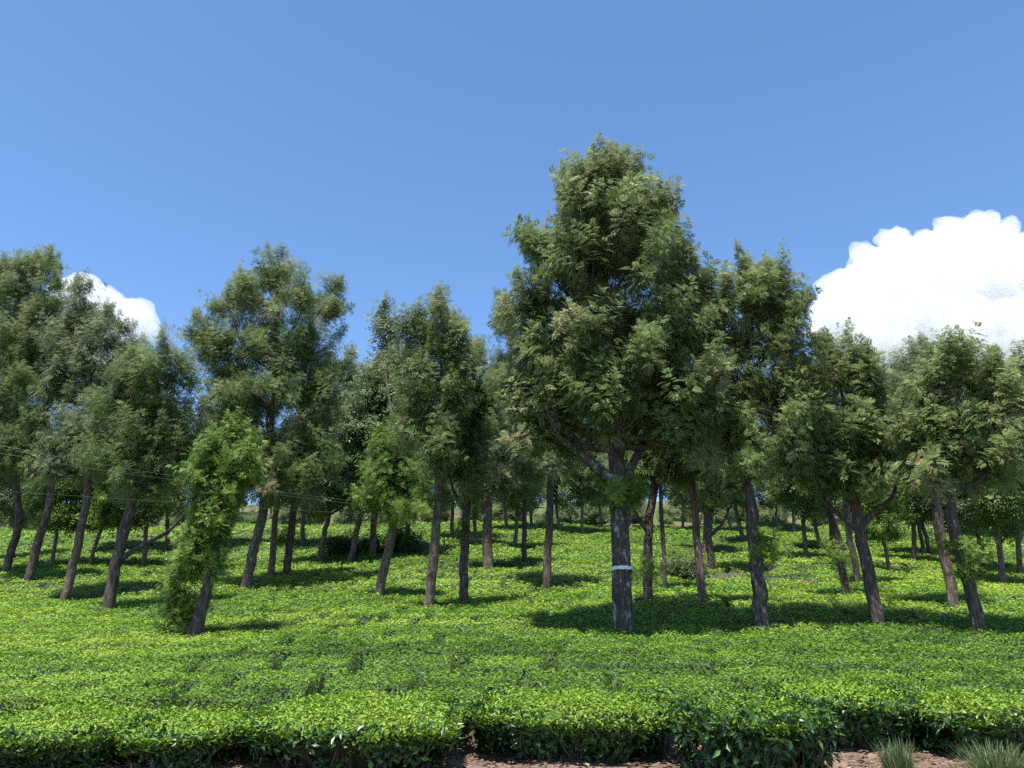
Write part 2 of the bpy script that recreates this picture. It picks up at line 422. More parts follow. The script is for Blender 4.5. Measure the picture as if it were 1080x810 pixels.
# ------------------------------------------------------------------ front row bushes
def tea_bush(label, px0, px1, Yf, depth, top_py, seed, dark=0.0, skirt=.04, group='tea bushes along the front edge'):
    rg = np.random.default_rng(seed)
    pa, s = pix(px0, top_py, Yf + .25); pb, _ = pix(px1, top_py, Yf + .25)
    x0, x1 = pa[0], pb[0]; ztop = pa[2]
    cx = (x0 + x1) / 2; hw = (x1 - x0) / 2; cy = Yf + depth / 2; hd = depth / 2
    zb = float(soil(cx, Yf))
    root = thing('tea_bush', label, 'tea bush', (cx, cy, zb), group)
    H = ztop - zb
    slope = (float(soil(cx, cy + hd)) - float(soil(cx, cy - hd))) / depth
    def surf(u, v):
        """u angle round the bush, v 0 at the skirt .. 1 middle of the plucked top"""
        wob = 1 + .20 * (fbm(np.cos(u) * 1.8 + seed, np.sin(u) * 1.8 + v * 1.2, seed, 3) - .5) * 2
        q = (np.abs(np.cos(u)) ** 3.2 + np.abs(np.sin(u)) ** 3.2) ** (-1 / 3.2); ce = np.cos(u) * q; se = np.sin(u) * q
        side = np.clip(v / .55, 0, 1); top = np.clip((v - .55) / .45, 0, 1)
        rad = (.80 + .20 * np.sin(side * np.pi / 2)) * (1 - top * .99) ** 1.0 * wob
        rad = np.where(top > 0, rad, rad)
        x = hw * ce * rad; y = hd * se * rad
        z = H * (skirt + (1 - skirt - .07) * (1 - (1 - side) ** 1.6)) + H * .07 * np.sin(top * np.pi / 2)
        z = z - H * .09 * (1 - top) ** 2 * side * 1.0 + slope * y * side
        z = z + .10 * (fbm(x * 2.3 + seed, y * 2.3, seed + 3, 3) - .5) * side
        return np.stack([x, y, z], -1)
    # dark solid core, added to block light inside the bush
    nu, nv = 72, 22
    U, Vv = np.meshgrid(np.linspace(0, 2 * np.pi, nu, endpoint=False), np.linspace(0, 1, nv))
    S = surf(U, Vv); S[..., :2] *= 1 - .17 / np.array([max(hw, .5), max(hd, .5)]); S[..., :2] *= (.5 + .5 * np.clip(Vv / .5, 0, 1))[..., None]; S[..., 2] -= .13
    G = Geo()
    i = np.arange(nv - 1)[:, None] * nu; j = np.arange(nu)[None]; j2 = (j + 1) % nu
    G.add(S.reshape(-1, 3), np.stack([i + j, i + j2, i + nu + j2, i + nu + j], -1).reshape(-1, 4), np.full(nu * nv, .35))
    # woody stems from the soil into the bush
    for k in range(int(10 + 10 * hw)):
        bx = rg.uniform(-.55, .55) * hw; by = rg.uniform(-.75, .2) * hd
        for q in range(rg.integers(3, 6)):
            tx = bx + rg.normal(0, .16); ty = by + rg.normal(0, .16) - .05
            tx = np.clip(tx, -.85 * hw, .85 * hw); ty = np.clip(ty, -.9 * hd, .8 * hd)
            p0 = np.array([bx, by, float(soil(cx + bx, cy + by)) - zb - .03]); p2 = np.array([tx, ty, H * rg.uniform(.45, .75)])
            pm = (p0 + p2) / 2 + rg.normal(0, .03, 3)
            r0 = rg.uniform(.006, .014)
            Gs = G; tube(Gs, catmull([p0, pm, p2], 5), np.linspace(r0, r0 * .5, 5), 5)
            Gs.A[-1][:] = .9
    obj('stems', G.mesh('tea_stems_and_core', [M['tea_twigs_and_core']]), root)
    # leaves
    def scatter(n, vlo, vhi, size, inset, tintf, mname, pname, up):
        u = rg.uniform(0, 2 * np.pi, n * 2); v = rg.uniform(vlo, vhi, n * 2)
        top = np.clip((v - .55) / .45, 0, 1)
        keep = rg.uniform(0, 1, n * 2) < (1 - top) * 1.0 + .0
        u = u[keep][:n]; v = v[keep][:n]; m = len(u)
        P = surf(u, v); e = .01
        du = surf(u + e, v) - P; dv = surf(u, np.minimum(v + e, 1)) - P
        N = np.cross(du, dv); N /= np.linalg.norm(N, axis=1)[:, None] + 1e-9
        N[N[:, 2] < -.75] *= -1
        hole = fbm(u * 3.3 * max(1, hw), v * 5 + 3 * seed, seed + 9, 3)
        dens = np.where(v < .5, sstep(.36, .52, hole + .32 * v), 1.0)
        ok = rg.uniform(0, 1, m) < dens
        off = rg.uniform(0, inset, ok.sum()); off = np.where(rg.uniform(0, 1, len(off)) < .10, -rg.uniform(0, .07, len(off)), off)
        P = P[ok] - N[ok] * off[:, None]; N = N[ok]; v = v[ok]
        N2 = N + np.array([0, 0, .55]); N2 /= np.linalg.norm(N2, axis=1)[:, None]
        t = tintf(v, len(v))
        V, F, A = leaf_quads(P, N2, size, rg, up=up, fold=True, slender=.42, tint=t)
        obj(pname, set_mesh(pname, V, F, [M[mname]], A), root)
    atop = hw * hd * 4; aside = 2 * (hw + hd) * 2 * H
    scatter(int(atop * 3000), .50, 1.0, .058, .07, lambda v, n: np.clip(.55 + rg.normal(0, .2, n) - .35 * dark, 0, 1), 'tea_leaf' if dark < .5 else 'tea_leaf', 'flush', .6)
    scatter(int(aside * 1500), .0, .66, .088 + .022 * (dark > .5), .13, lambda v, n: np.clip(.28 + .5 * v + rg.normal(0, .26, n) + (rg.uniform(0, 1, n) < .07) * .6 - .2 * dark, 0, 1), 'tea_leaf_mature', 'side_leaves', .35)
    return root

tea_bush('broad bright tea bush at the far left of the front edge', -60, 134, 8.85, 2.2, 757, 1)
tea_bush('bright tea bush left of the rounded bush, its dark side leaves showing', 118, 254, 8.95, 2.0, 760, 2)
tea_bush('rounded bright tea bush left of the dark gap in the front edge', 236, 480, 8.65, 2.2, 750, 3)
tea_bush('tea bush right of the dark gap, brown stems and pale shoots on its side', 492, 720, 9.3, 1.6, 740, 4)
tea_bush('low dark green glossy tea bush standing forward of the front edge', 724, 884, 8.1, 1.35, 744, 5, dark=.7, skirt=.0)
tea_bush('tea bush set back behind the dark glossy one, above the bare soil', 826, 974, 9.85, 1.4, 726, 6, skirt=.12)
tea_bush('tea bush at the right end of the front edge, behind the larger grass tuft', 972, 1150, 9.5, 1.6, 738, 7, skirt=.08)

# leaf litter on the bare soil in front
n = 9000
y = rng.uniform(6.5, 10.2, n); x = rng.uniform(-7, 8, n)
P = np.stack([x, y, soil_fine(x, y) + rng.uniform(.004, .03, n)], 1)
V, F, A = leaf_quads(P, np.tile(np.array([[0, 0, 1.]]), (n, 1)), rng.uniform(.04, .10, n), rng, up=.25, fold=True, slender=.45)
lit = obj('leaf_litter', set_mesh('leaf_litter', V, F, [M['dry_leaf']], A)); tag(lit, 'dry brown fallen leaves on bare soil before the bushes', 'leaf litter', kind='stuff')

def grass_tuft(label, px, Y, h, w, nb, seed):
    rg = np.random.default_rng(seed)
    p, s = pix(px, 800, Y); base = np.array([p[0], Y, float(soil_fine(p[0], Y))])
    root = thing('grass_tuft', label, 'grass tuft', base, 'grass tufts on the bare soil')
    G = Geo(); S = Geo()
    for k in range(nb):
        seedy = rg.uniform() < .06
        a = rg.uniform(0, 2 * np.pi); r = w * .28 * math.sqrt(rg.uniform())
        p0 = np.array([math.cos(a) * r, math.sin(a) * r, -.02])
        L = h * rg.uniform(.55, 1.1); out = rg.uniform(.05, .75) * w * .6
        b = a + rg.normal(0, .5); d = np.array([math.cos(b), math.sin(b), 0])
        t = np.linspace(0, 1, 6)[:, None]
        C = p0 + d * out * t ** 1.8 + np.array([0, 0, 1.]) * L * (t - .22 * (out / (w * .6)) * t ** 3)
        sd = np.cross(d, [0, 0, 1.]); wd = (rg.uniform(.003, .0055) * (1 - t ** 1.6) + .0006)
        V = np.concatenate([C + sd * wd, C - sd * wd]); i = np.arange(5)
        F = np.stack([i, i + 1, i + 7, i + 6], 1)
        (S if seedy else G).add(V, F, np.full(12, 1.0 if seedy else np.clip(rg.normal(.45, .22), 0, .9)))
    obj('blades', G.mesh('grass_blades', [M['grass_blade']]), root)
    obj('dry_stalks', S.mesh('grass_stalks', [M['grass_blade']]), root)
grass_tuft('smaller pale grass tuft on bare soil below the set-back tea bush', 946, 8.5, .42, .42, 420, 21)
grass_tuft('larger green grass tuft at the bottom right corner', 1050, 8.3, .46, .72, 800, 22)

# ------------------------------------------------------------------ trees
def tuft_template(rg, nleaf, pairs, shoot=.34, leaf=.27):
    """a leafy shoot along +Z: fern-like pinnate leaves arranged round a twig tip"""
    Vs = []; As = []
    for k in range(nleaf):
        f = k / max(1, nleaf - 1)
        z0 = shoot * f * .95
        th = R(88 - 62 * f ** 1.3 + rg.normal(0, 9)); ph = k * 2.4 + rg.normal(0, .35)
        L = leaf * rg.uniform(.75, 1.2) * (1 - .25 * f)
        rad = np.array([math.cos(ph), math.sin(ph), 0]); up = np.array([0, 0, 1.])
        d = rad * math.sin(th) + up * math.cos(th)
        side = np.cross(rad, up); side = side + up * rg.normal(0, .25); side /= np.linalg.norm(side)
        def at(s): return up * z0 + d * (s * L) - up * (.34 * s * s * L)
        tone = rg.normal(0, .13)
        for i in range(pairs + 1):
            s = .22 + .78 * i / max(1, pairs)
            pos = at(s); tg = at(s + .02) - at(s); tg /= np.linalg.norm(tg)
            ends = [(tg, 1)] if i == pairs else [(tg * .62 + side * .78, .9), (tg * .62 - side * .78, .9)]
            for (dr, q) in ends:
                dr = dr / np.linalg.norm(dr); ll = L * (.46 - .18 * s) * rg.uniform(.8, 1.2); ww = ll * (.12 if pairs > 3 else .17 if pairs > 2 else .24)
                nrm = np.cross(dr, side if i == pairs else tg); ac = np.cross(dr, nrm); ac /= np.linalg.norm(ac) + 1e-9
                nn = np.cross(ac, dr)
                if nn[2] < 0: ac = -ac
                mid = pos + dr * ll * .42
                tip = pos + dr * ll - up * ll * .12
                Vs += [pos, mid + ac * ww, tip, mid - ac * ww]; As += [tone] * 4
    V = np.array(Vs); F = np.arange(len(V)).reshape(-1, 4)
    return V, F, np.array(As)
_rt = np.random.default_rng(5)
TUFT = {0: [tuft_template(_rt, 15, 6, .40, .27) for _ in range(6)],
        1: [tuft_template(_rt, 12, 4, .42, .30) for _ in range(6)],
        2: [tuft_template(_rt, 8, 2, .42, .36) for _ in range(5)]}

def frames(D, rg):
    D = D / (np.linalg.norm(D, axis=1)[:, None] + 1e-9)
    r = rg.normal(size=D.shape); X = r - (r * D).sum(1)[:, None] * D; X /= np.linalg.norm(X, axis=1)[:, None] + 1e-9
    Y = np.cross(D, X)
    return np.stack([X, Y, D], -1)           # columns

def put_tufts(G, P, D, scale, tint, lod, rg):
    B = frames(D, rg); which = rg.integers(0, len(TUFT[lod]), len(P))
    for w, (V, F, A) in enumerate(TUFT[lod]):
        ix = np.nonzero(which == w)[0]
        if not len(ix): continue
        m = len(V)
        W = np.einsum('nij,vj->nvi', B[ix], V) * scale[ix][:, None, None] + P[ix][:, None]
        Fx = (F[None] + (np.arange(len(ix)) * m)[:, None, None]).reshape(-1, 4)
        Ax = np.clip(A[None] + tint[ix][:, None], 0, 1)
        G.add(W.reshape(-1, 3), Fx, Ax.ravel())

def lobe_tufts(c, r, dens, rg, lod, size):
    """clumps of shoots spread through one ellipsoidal part of a crown"""
    c = np.asarray(c, float); r = np.asarray(r, float)
    area = 4 * np.pi * ((r[0] * r[1]) ** 1.6 / 3 + (r[0] * r[2]) ** 1.6 / 3 + (r[1] * r[2]) ** 1.6 / 3) ** (1 / 1.6)
    ncl = max(4, int(area * dens))
    d = rg.normal(size=(ncl, 3)); d /= np.linalg.norm(d, axis=1)[:, None]
    d[:, 2] = np.where(d[:, 2] < -.35, d[:, 2] * .5, d[:, 2]); d /= np.linalg.norm(d, axis=1)[:, None]
    rad = np.clip(rg.beta(3.2, 1.25, ncl), .3, 1.0)
    cen = c + d * r * rad[:, None]
    per = rg.integers(4, 10, ncl)
    idx = np.repeat(np.arange(ncl), per); n = len(idx)
    P = cen[idx] + rg.normal(0, .14 * size, (n, 3))
    cd = d * .75 + np.array([0, 0, .75]) + rg.normal(0, .28, (ncl, 3)); cd /= np.linalg.norm(cd, axis=1)[:, None]
    P = P + cd[idx] * rg.uniform(-.28, .28, n)[:, None] * size
    D = cd[idx] + rg.normal(0, .30, (n, 3))
    ctone = rg.normal(0, .19, ncl)
    tint = .54 + ctone[idx] + rg.normal(0, .10, n)
    sc = size * rg.uniform(.75, 1.25, n)
    return P, D, sc, tint

def build_tree(base, path, r0, lobes, lod, seed, label, leafm='oak_leaf', barkm='bark', shoots=(), dens=1.38, size=1.0, tone=0.0, limbs=None, band=None, group='silver oaks in the tea field', name='silver_oak', nlimb=8, topthin=False):
    """base: foot of the trunk; path: trunk axis points; lobes: (centre, radii) of the crown. All in world metres."""
    rg = np.random.default_rng(seed)
    base = np.asarray(base, float)
    root = thing(name, label, 'tree', base, group)
    path = [np.asarray(p, float) - base for p in path]
    lob = [(np.asarray(c, float) - base, np.asarray(r, float)) for c, r in lobes]
    # trunk
    top_z = max(p[2] for p in path); npt = max(14, int(top_z * 3.2))
    C = catmull(path, npt); C[1:-1, :2] += rg.normal(0, .012, (npt - 2, 2))
    zlow = min(c[2] - r[2] for c, r in lob)
    zz = C[:, 2]
    rad = r0 * np.interp(zz, [0, .35, max(.6, zlow + .3), max(zlow + .8, top_z * .6), top_z], [1.42, 1.05, .86, .48, .10])
    G = Geo(); tube(G, C, rad, 14 if lod == 0 else 10 if lod == 1 else 7, .14, rg)
    obj('trunk', G.mesh('trunk', [M[barkm]], smooth=True), root)
    # limbs
    def on_trunk(z):
        return np.array([np.interp(z, zz, C[:, k]) for k in range(3)]), float(np.interp(z, zz, rad))
    chosen = list(range(len(lob))); rg.shuffle(chosen); chosen = chosen[:nlimb]
    for q in chosen:
        c, r = lob[q]
        hor = math.hypot(c[0] - on_trunk(c[2])[0][0], c[1] - on_trunk(c[2])[0][1])
        zs = np.clip(c[2] - .75 * hor - .35 * r[2] - rg.uniform(0, .6), zlow + rg.uniform(0, .5), top_z * .85)
        p0, rt = on_trunk(zs)
        p3 = c + np.array([0, 0, r[2] * .35])
        p1 = p0 + (p3 - p0) * np.array([.42, .42, .26]) + rg.normal(0, .07, 3)
        p2 = p0 + (p3 - p0) * np.array([.78, .78, .62]) + rg.normal(0, .09, 3)
        rs = min(rt * .62, r0 * .5); n = 12
        cv = catmull([p0, p1, p2, p3], n)
        L = Geo(); tube(L, cv, np.linspace(rs, .012, n), 8 if lod < 2 else 5, .12, rg)
        if lod < 2:
            for t in range(9 if lod == 0 else 6):
                k = rg.integers(4, n - 1)
                d = rg.normal(size=3); d /= np.linalg.norm(d); d[2] = abs(d[2]) * .8 + .1
                e = c + d * r * rg.uniform(.6, .95)
                s = cv[k]; mm = (s + e) / 2 + rg.normal(0, .06, 3) + np.array([0, 0, -.05])
                tube(L, catmull([s, mm, e], 6), np.linspace(max(.011, rs * .28), .005, 6), 5)
        obj('limb', L.mesh('limb', [M['branch']], smooth=True), root)
    for (pts, ra) in (limbs or []):
        L = Geo(); cv = catmull([np.asarray(p, float) - base for p in pts], 16)
        tube(L, cv, np.linspace(ra, .02, 16) ** 1.0, 10, .14, rg)
        obj('limb', L.mesh('limb', [M[barkm]], smooth=True), root)
    # crown
    Gc = Geo(); PP = []; DD = []; SS = []; TT = []
    for c, r in lob:
        P, D, s, t = lobe_tufts(c, r, dens, rg, lod, size)
        PP.append(P); DD.append(D); SS.append(s); TT.append(t + tone)
    # upright leading shoots along the top of the crown
    zmid = np.median([c[2] for c, r in lob])
    for c, r in lob:
        for q in range(2 if c[2] >= zmid else 1):
            if lod == 2 and rg.uniform() < .4: continue
            a = rg.uniform(0, 6.28); k = rg.uniform(.1, .75)
            f = c + r * np.array([math.cos(a) * k, math.sin(a) * k, math.sqrt(1 - k * k) * .85])
            d = np.array([math.cos(a) * k * .5, math.sin(a) * k * .5, 1.]) + rg.normal(0, .12, 3); d /= np.linalg.norm(d)
            m = int(rg.integers(4, 7)); hs = np.linspace(0, rg.uniform(.4, .75) * size, m)
            for rep in range(2):
                PP.append(f + d * hs[:, None] + rg.normal(0, .04, (m, 3))); DD.append(np.tile(d, (m, 1)) + rg.normal(0, .45, (m, 3)) * np.linspace(1, .25, m)[:, None])
                SS.append(size * np.linspace(.8, .5, m)); TT.append(np.full(m, .70 + tone + rg.normal(0, .1)))
    put_tufts(Gc, np.concatenate(PP), np.concatenate(DD), np.concatenate(SS), np.concatenate(TT), lod, rg)
    obj('crown', Gc.mesh('crown', [M[leafm]]), root)
    # leafy shoots sprouting from the trunk
    for (c, r) in shoots:
        Gs = Geo()
        P, D, s, t = lobe_tufts(np.asarray(c, float) - base, r, dens * 3.2, rg, min(lod, 1), size * .55)
        put_tufts(Gs, P, D, s, t + .05, min(lod, 1), rg)
        obj('trunk_shoots', Gs.mesh('trunk_shoots', [M['oak_leaf_fresh']]), root)
    if band is not None:
        zb = band - base[2]; Gb = Geo()
        zs = np.linspace(zb - .035, zb + .035, 4); cv = np.array([on_trunk(z)[0] for z in zs]); rr = np.array([on_trunk(z)[1] for z in zs]) * 1.13 + .004
        tube(Gb, cv, rr, 28, .05, rg)
        Gb.V[-1][:28, 2] += rg.normal(0, .007, 28); Gb.V[-1][-28:, 2] += rg.normal(0, .007, 28)
        obj('painted_band', Gb.mesh('painted_band', [M['band']], smooth=True), root)
    return root

def photo_tree(label, base, w, path, lobes, seed, lod=None, shoots=(), limbs=None, band=None, deep=1.0, **kw):
    """a tree described by where the photo shows its foot, axis and crown masses; rebuilt at its own distance with a round crown"""
    rg = np.random.default_rng(seed + 1000)
    p, s = stand(*base); Y = p[1]
    foot = np.array([p[0], Y, float(soil(p[0], Y)) - .05])
    pts = [foot, p] + [pix(a, b, Y)[0] for a, b in path]
    if lod is None: lod = 0 if Y < 20.5 else 1
    ax = np.array(pts)
    W = []
    lw = []
    single = {}
    for (cx, cy, rx, ry, *bk) in lobes:
        if bk: single[len(lw)] = bk[0]
        c, sc = pix(cx, cy, Y); lw.append((c - np.array([0, 0, .16 * kw.get('size', 1)]), max(.18, rx * sc - .15), max(.18, ry * sc - .15)))
    zm = min(c[2] - b for c, a, b in lw)
    for c, a, b in lw:
        if c[2] - b < zm + .9 and 'fresh' not in kw.get('leafm', ''): c[2] += .32
    xc = np.mean([c[0] for c, a, b in lw]); Rm = max(abs(c[0] - xc) + .6 * a for c, a, b in lw) * deep * .72
    for q, (c, a, b) in enumerate(lw):
        if q in single:
            cc = c.copy(); cc[1] += single[q]; W.append((cc, (a, a, b))); continue
        off = math.sqrt(max(0.05, Rm * Rm - (c[0] - xc) ** 2))
        rd = max(a, .55 * off)
        for sgn in (-1, 1):
            cc = c.copy(); k = sgn * max(0, off - .75 * rd) * rg.uniform(.75, 1.0) 
            cc[1] += k; cc[2] += rg.normal(0, .10 * b) + (c[2] - CAM_Z) * k / Y * (1.0 if k < 0 else .6); cc[0] += c[0] * k / Y * .9
            W.append((cc, (a, rd, b)))
    sh = []
    for (cx, cy, rx, ry) in shoots:
        c, sc = pix(cx, cy, Y); sh.append((c, (rx * sc, rx * sc, ry * sc)))
    lm = []
    for (pp, wpx, dys) in (limbs or []):
        lm.append(([pix(a, b, Y + d)[0] for (a, b), d in zip(pp, dys)], wpx * s / 2))
    bz = None if band is None else pix(base[0], band, Y)[0][2]
    return build_tree(foot, pts, w * s / 2, W, lod, seed, label, shoots=sh, limbs=lm, band=bz, **kw)

photo_tree('tallest silver oak, broad conical crown, thick trunk ringed by a white painted band', (658, 668), 21,
    [(656, 600), (653, 540), (652, 500), (647, 440), (645, 380), (638, 280), (634, 205)],
    [(626, 190, 17, 22), (650, 188, 16, 22), (603, 208, 18, 22), (655, 216, 32, 28), (690, 226, 22, 26), (632, 228, 36, 28), (572, 266, 26, 24), (622, 270, 48, 42), (676, 272, 46, 44), (722, 284, 24, 36),
     (562, 325, 34, 36), (612, 345, 56, 50), (682, 350, 60, 52), (738, 345, 32, 46), (556, 395, 40, 42), (618, 415, 56, 46), (690, 418, 56, 48), (745, 415, 32, 44),
     (574, 446, 40, 30), (650, 446, 40, 22), (716, 458, 44, 28), (750, 452, 26, 30), (562, 468, 28, 20), (602, 474, 24, 15, .7), (738, 478, 26, 18)], 101,
    shoots=[(656, 522, 27, 17)], barkm='bark_lichen', band=601,
    limbs=[([(648, 512), (628, 492), (606, 474), (588, 458), (574, 425)], 14, [0, -.1, -.3, -.6, -.9]), ([(656, 512), (672, 480), (684, 450), (706, 400), (722, 330)], 12, [0, .1, .3, .4, .4])], nlimb=16)
photo_tree('silver oak right of the tallest, open crown with sky gaps, leafy collar low on trunk', (804, 663), 15,
    [(800, 620), (797, 583), (793, 545), (787, 500), (786, 440), (790, 370), (797, 290)],
    [(792, 300, 26, 26), (826, 312, 20, 32), (768, 338, 28, 40), (812, 352, 26, 30), (835, 375, 18, 40), (778, 400, 32, 40), (818, 432, 30, 40), (768, 468, 32, 34), (800, 490, 36, 28), (835, 478, 22, 30), (842, 430, 18, 30)], 102, barkm='bark_lichen',
    shoots=[(804, 584, 13, 10)], nlimb=12, dens=1.2)
photo_tree('leaning silver oak with bare forked lower limbs, between open crown and right-hand pair', (926, 658), 13,
    [(918, 610), (908, 565), (905, 545), (896, 500), (890, 440), (886, 370)],
    [(884, 380, 26, 26), (908, 402, 26, 28), (868, 424, 28, 38), (912, 445, 30, 36), (850, 470, 22, 36), (888, 478, 40, 36), (926, 488, 24, 28), (862, 508, 26, 22), (905, 515, 30, 20)], 103,
    limbs=[([(907, 556), (922, 540), (940, 525), (950, 495)], 9, [0, 0, -.2, -.3]), ([(907, 560), (888, 545), (870, 528), (858, 495)], 8, [0, .1, .3, .5])], nlimb=9, tone=-.05)
photo_tree('dark-trunked silver oak nearest the right edge, leafy shoots halfway up its leaning trunk', (1033, 668), 14,
    [(1024, 625), (1014, 590), (1006, 560), (1002, 520), (1008, 450), (1014, 380)],
    [(1015, 392, 17, 26), (990, 405, 18, 28), (1046, 415, 17, 28), (1074, 412, 16, 30), (1000, 440, 32, 36), (1048, 455, 30, 36), (980, 478, 34, 32), (1022, 488, 38, 32), (1062, 488, 26, 30), (995, 516, 36, 18)], 104,
    shoots=[(1018, 592, 24, 18)], nlimb=10, tone=.05)
photo_tree('grey-trunked silver oak just behind and left of the right-edge tree', (1006, 639), 11,
    [(999, 600), (990, 550), (984, 500), (978, 430), (974, 375)],
    [(975, 385, 15, 24), (950, 405, 22, 28), (978, 425, 24, 30), (945, 445, 26, 32), (968, 470, 30, 30), (940, 490, 24, 24), (995, 500, 26, 22)], 105, barkm='bark_warm', nlimb=8, leafm='oak_leaf_grey')
photo_tree('small silver oak smothered in leafy trunk shoots, beside the leaning forked oak', (892, 629), 8,
    [(888, 600), (884, 570), (872, 530), (862, 490)], [(862, 500, 24, 24), (880, 480, 26, 26), (845, 485, 20, 24)], 106, shoots=[(885, 584, 11, 20)], nlimb=5)
photo_tree('slim silver oak seen just behind the leaning forked oak trunk', (906, 616), 7,
    [(900, 585), (894, 550), (890, 490)], [(890, 500, 28, 26), (905, 470, 26, 28)], 107, nlimb=4)
photo_tree('silver oak with a low Y fork standing right behind the tallest tree', (684, 635), 10,
    [(684, 590), (684, 555), (690, 520), (695, 470)], [(672, 505, 24, 22), (702, 500, 24, 24), (690, 470, 36, 32), (715, 475, 22, 28)], 108,
    shoots=[(680, 602, 12, 16)], limbs=[([(684, 560), (672, 545), (660, 520)], 7, [0, 0, .2])], nlimb=6)
photo_tree('straight brown slender silver oak trunk between tallest tree and open-crowned one', (741, 636), 9,
    [(737, 590), (733, 545), (730, 500), (732, 440)], [(730, 500, 26, 24), (748, 480, 26, 30), (722, 465, 26, 28), (740, 440, 30, 30)], 109, barkm='bark_warm', nlimb=6, tone=-.05)
photo_tree('silver oak with wide forked limbs, up the slope behind the slender brown trunk', (750, 601), 8,
    [(749, 580), (747, 562), (752, 520), (755, 480)], [(738, 520, 20, 18), (768, 520, 22, 20), (755, 495, 28, 22), (775, 500, 18, 22)], 110,
    limbs=[([(748, 566), (762, 552), (772, 530)], 5, [0, 0, .2])], nlimb=5)
photo_tree('thin straight oak trunk just right of the tallest tree, farther up slope', (701, 623), 5,
    [(700, 580), (698, 540), (697, 490)], [(697, 505, 24, 22), (708, 480, 24, 26)], 111, nlimb=4)
photo_tree('dark straight-trunked silver oak left of the tallest, thin crown high up', (577, 622), 9,
    [(578, 580), (580, 520), (580, 470), (574, 400)], [(565, 500, 24, 22), (590, 490, 22, 22), (560, 460, 28, 30), (585, 450, 26, 30), (552, 415, 24, 30), (540, 380, 20, 30), (532, 335, 14, 26), (545, 440, 26, 30)], 112, nlimb=8, leafm='oak_leaf_grey')
photo_tree('very thin dark oak trunk between the thick grey trunk and the dark straight one', (553, 594), 6,
    [(553, 560), (554, 520), (555, 480)], [(545, 520, 18, 16), (560, 510, 18, 20), (550, 490, 22, 22)], 113, nlimb=4)
photo_tree('thick pale-grey trunked silver oak farther up slope, left of centre', (515, 600), 11,
    [(514, 570), (515, 530), (516, 480), (518, 420)], [(500, 515, 22, 20), (530, 510, 22, 22), (515, 480, 28, 30), (500, 450, 20, 28), (528, 445, 20, 30), (518, 415, 18, 24)], 114, barkm='bark_warm', nlimb=7, leafm='oak_leaf_grey')
photo_tree('silver oak with high Y fork, right-hand of the two close trunks left of centre', (489, 636), 10,
    [(490, 590), (492, 540), (494, 510), (498, 450), (500, 380)],
    [(502, 385, 16, 24), (490, 415, 24, 30), (515, 430, 18, 32), (478, 455, 22, 30), (502, 465, 26, 34), (480, 500, 24, 22), (508, 502, 22, 22)], 115,
    shoots=[(491, 560, 8, 14)], limbs=[([(492, 540), (480, 522), (472, 495)], 7, [0, 0, -.2]), ([(492, 538), (504, 520), (510, 490)], 6, [0, 0, .2])], nlimb=8)
photo_tree('tall narrow silver oak with pointed crown, leafy shoots round its mid trunk', (452, 643), 11,
    [(456, 600), (460, 560), (463, 510), (464, 440), (464, 330)],
    [(464, 333, 14, 24), (440, 355, 15, 26), (484, 362, 15, 24), (462, 372, 26, 30), (436, 398, 19, 30), (480, 405, 22, 32), (455, 420, 26, 34), (440, 450, 20, 28), (475, 458, 24, 32), (455, 490, 28, 24)], 116, barkm='bark_warm',
    shoots=[(446, 535, 20, 20), (468, 530, 14, 16)], nlimb=10, leafm='oak_leaf')
photo_tree('leaning small silver oak with low bright green leafy crown, left of the pointed one', (400, 628), 10,
    [(405, 600), (412, 572), (416, 540), (420, 500), (412, 430), (405, 385)],
    [(410, 495, 28, 24), (432, 510, 22, 26), (398, 522, 22, 22), (422, 535, 26, 18), (412, 470, 22, 20)], 117, barkm='bark_warm', nlimb=7, leafm='oak_leaf_fresh', dens=1.7)
photo_tree('large many-topped silver oak left of centre, wide crown above a slender leaning trunk', (260, 619), 11,
    [(266, 585), (274, 555), (280, 520), (286, 450), (290, 380), (292, 290)],
    [(292, 292, 24, 26), (262, 312, 20, 28), (322, 318, 18, 26), (346, 318, 16, 28), (240, 330, 16, 28), (212, 352, 17, 26), (290, 350, 36, 38), (340, 368, 28, 38), (236, 378, 30, 36), (285, 412, 38, 40), (335, 425, 28, 38), (242, 440, 32, 40), (290, 472, 38, 36), (328, 480, 24, 34), (262, 500, 30, 30), (300, 525, 34, 22)], 118, barkm='bark_warm', nlimb=14, deep=.85, lod=1)
photo_tree('reddish slender oak trunk close behind the many-topped oak', (285, 608), 7,
    [(288, 580), (290, 550), (295, 500)], [(292, 520, 26, 20), (310, 500, 26, 26)], 119, barkm='bark_warm', nlimb=4)
photo_tree('oak with low leafy shoots close right of the reddish slender trunk', (302, 606), 8,
    [(305, 580), (308, 555), (314, 500)], [(318, 515, 24, 20), (330, 495, 22, 26), (340, 460, 20, 30)], 120, nlimb=4, shoots=[(304, 570, 14, 14)])
photo_tree('short leaning tree wrapped to its foot in bright green shoots, nearest at left', (204, 671), 16,
    [(212, 640), (222, 605), (232, 565), (240, 520), (246, 475)],
    [(250, 466, 17, 18), (228, 478, 16, 17), (260, 492, 12, 15), (238, 508, 18, 16), (224, 562, 13, 15, -.25), (202, 592, 13, 14, -.2), (234, 528, 19, 17), (220, 548, 20, 16), (212, 576, 16, 15, -.25), (224, 590, 10, 12, -.2), (214, 496, 9, 10), (230, 540, 14, 12), (205, 568, 17, 15), (188, 596, 14, 14, .22), (206, 600, 9, 12, .3), (180, 622, 9, 9, .2), (186, 652, 7, 8, .2)], 121,
    nlimb=0, leafm='oak_leaf_fresh', dens=2.6, deep=.6, tone=.14, size=.72)
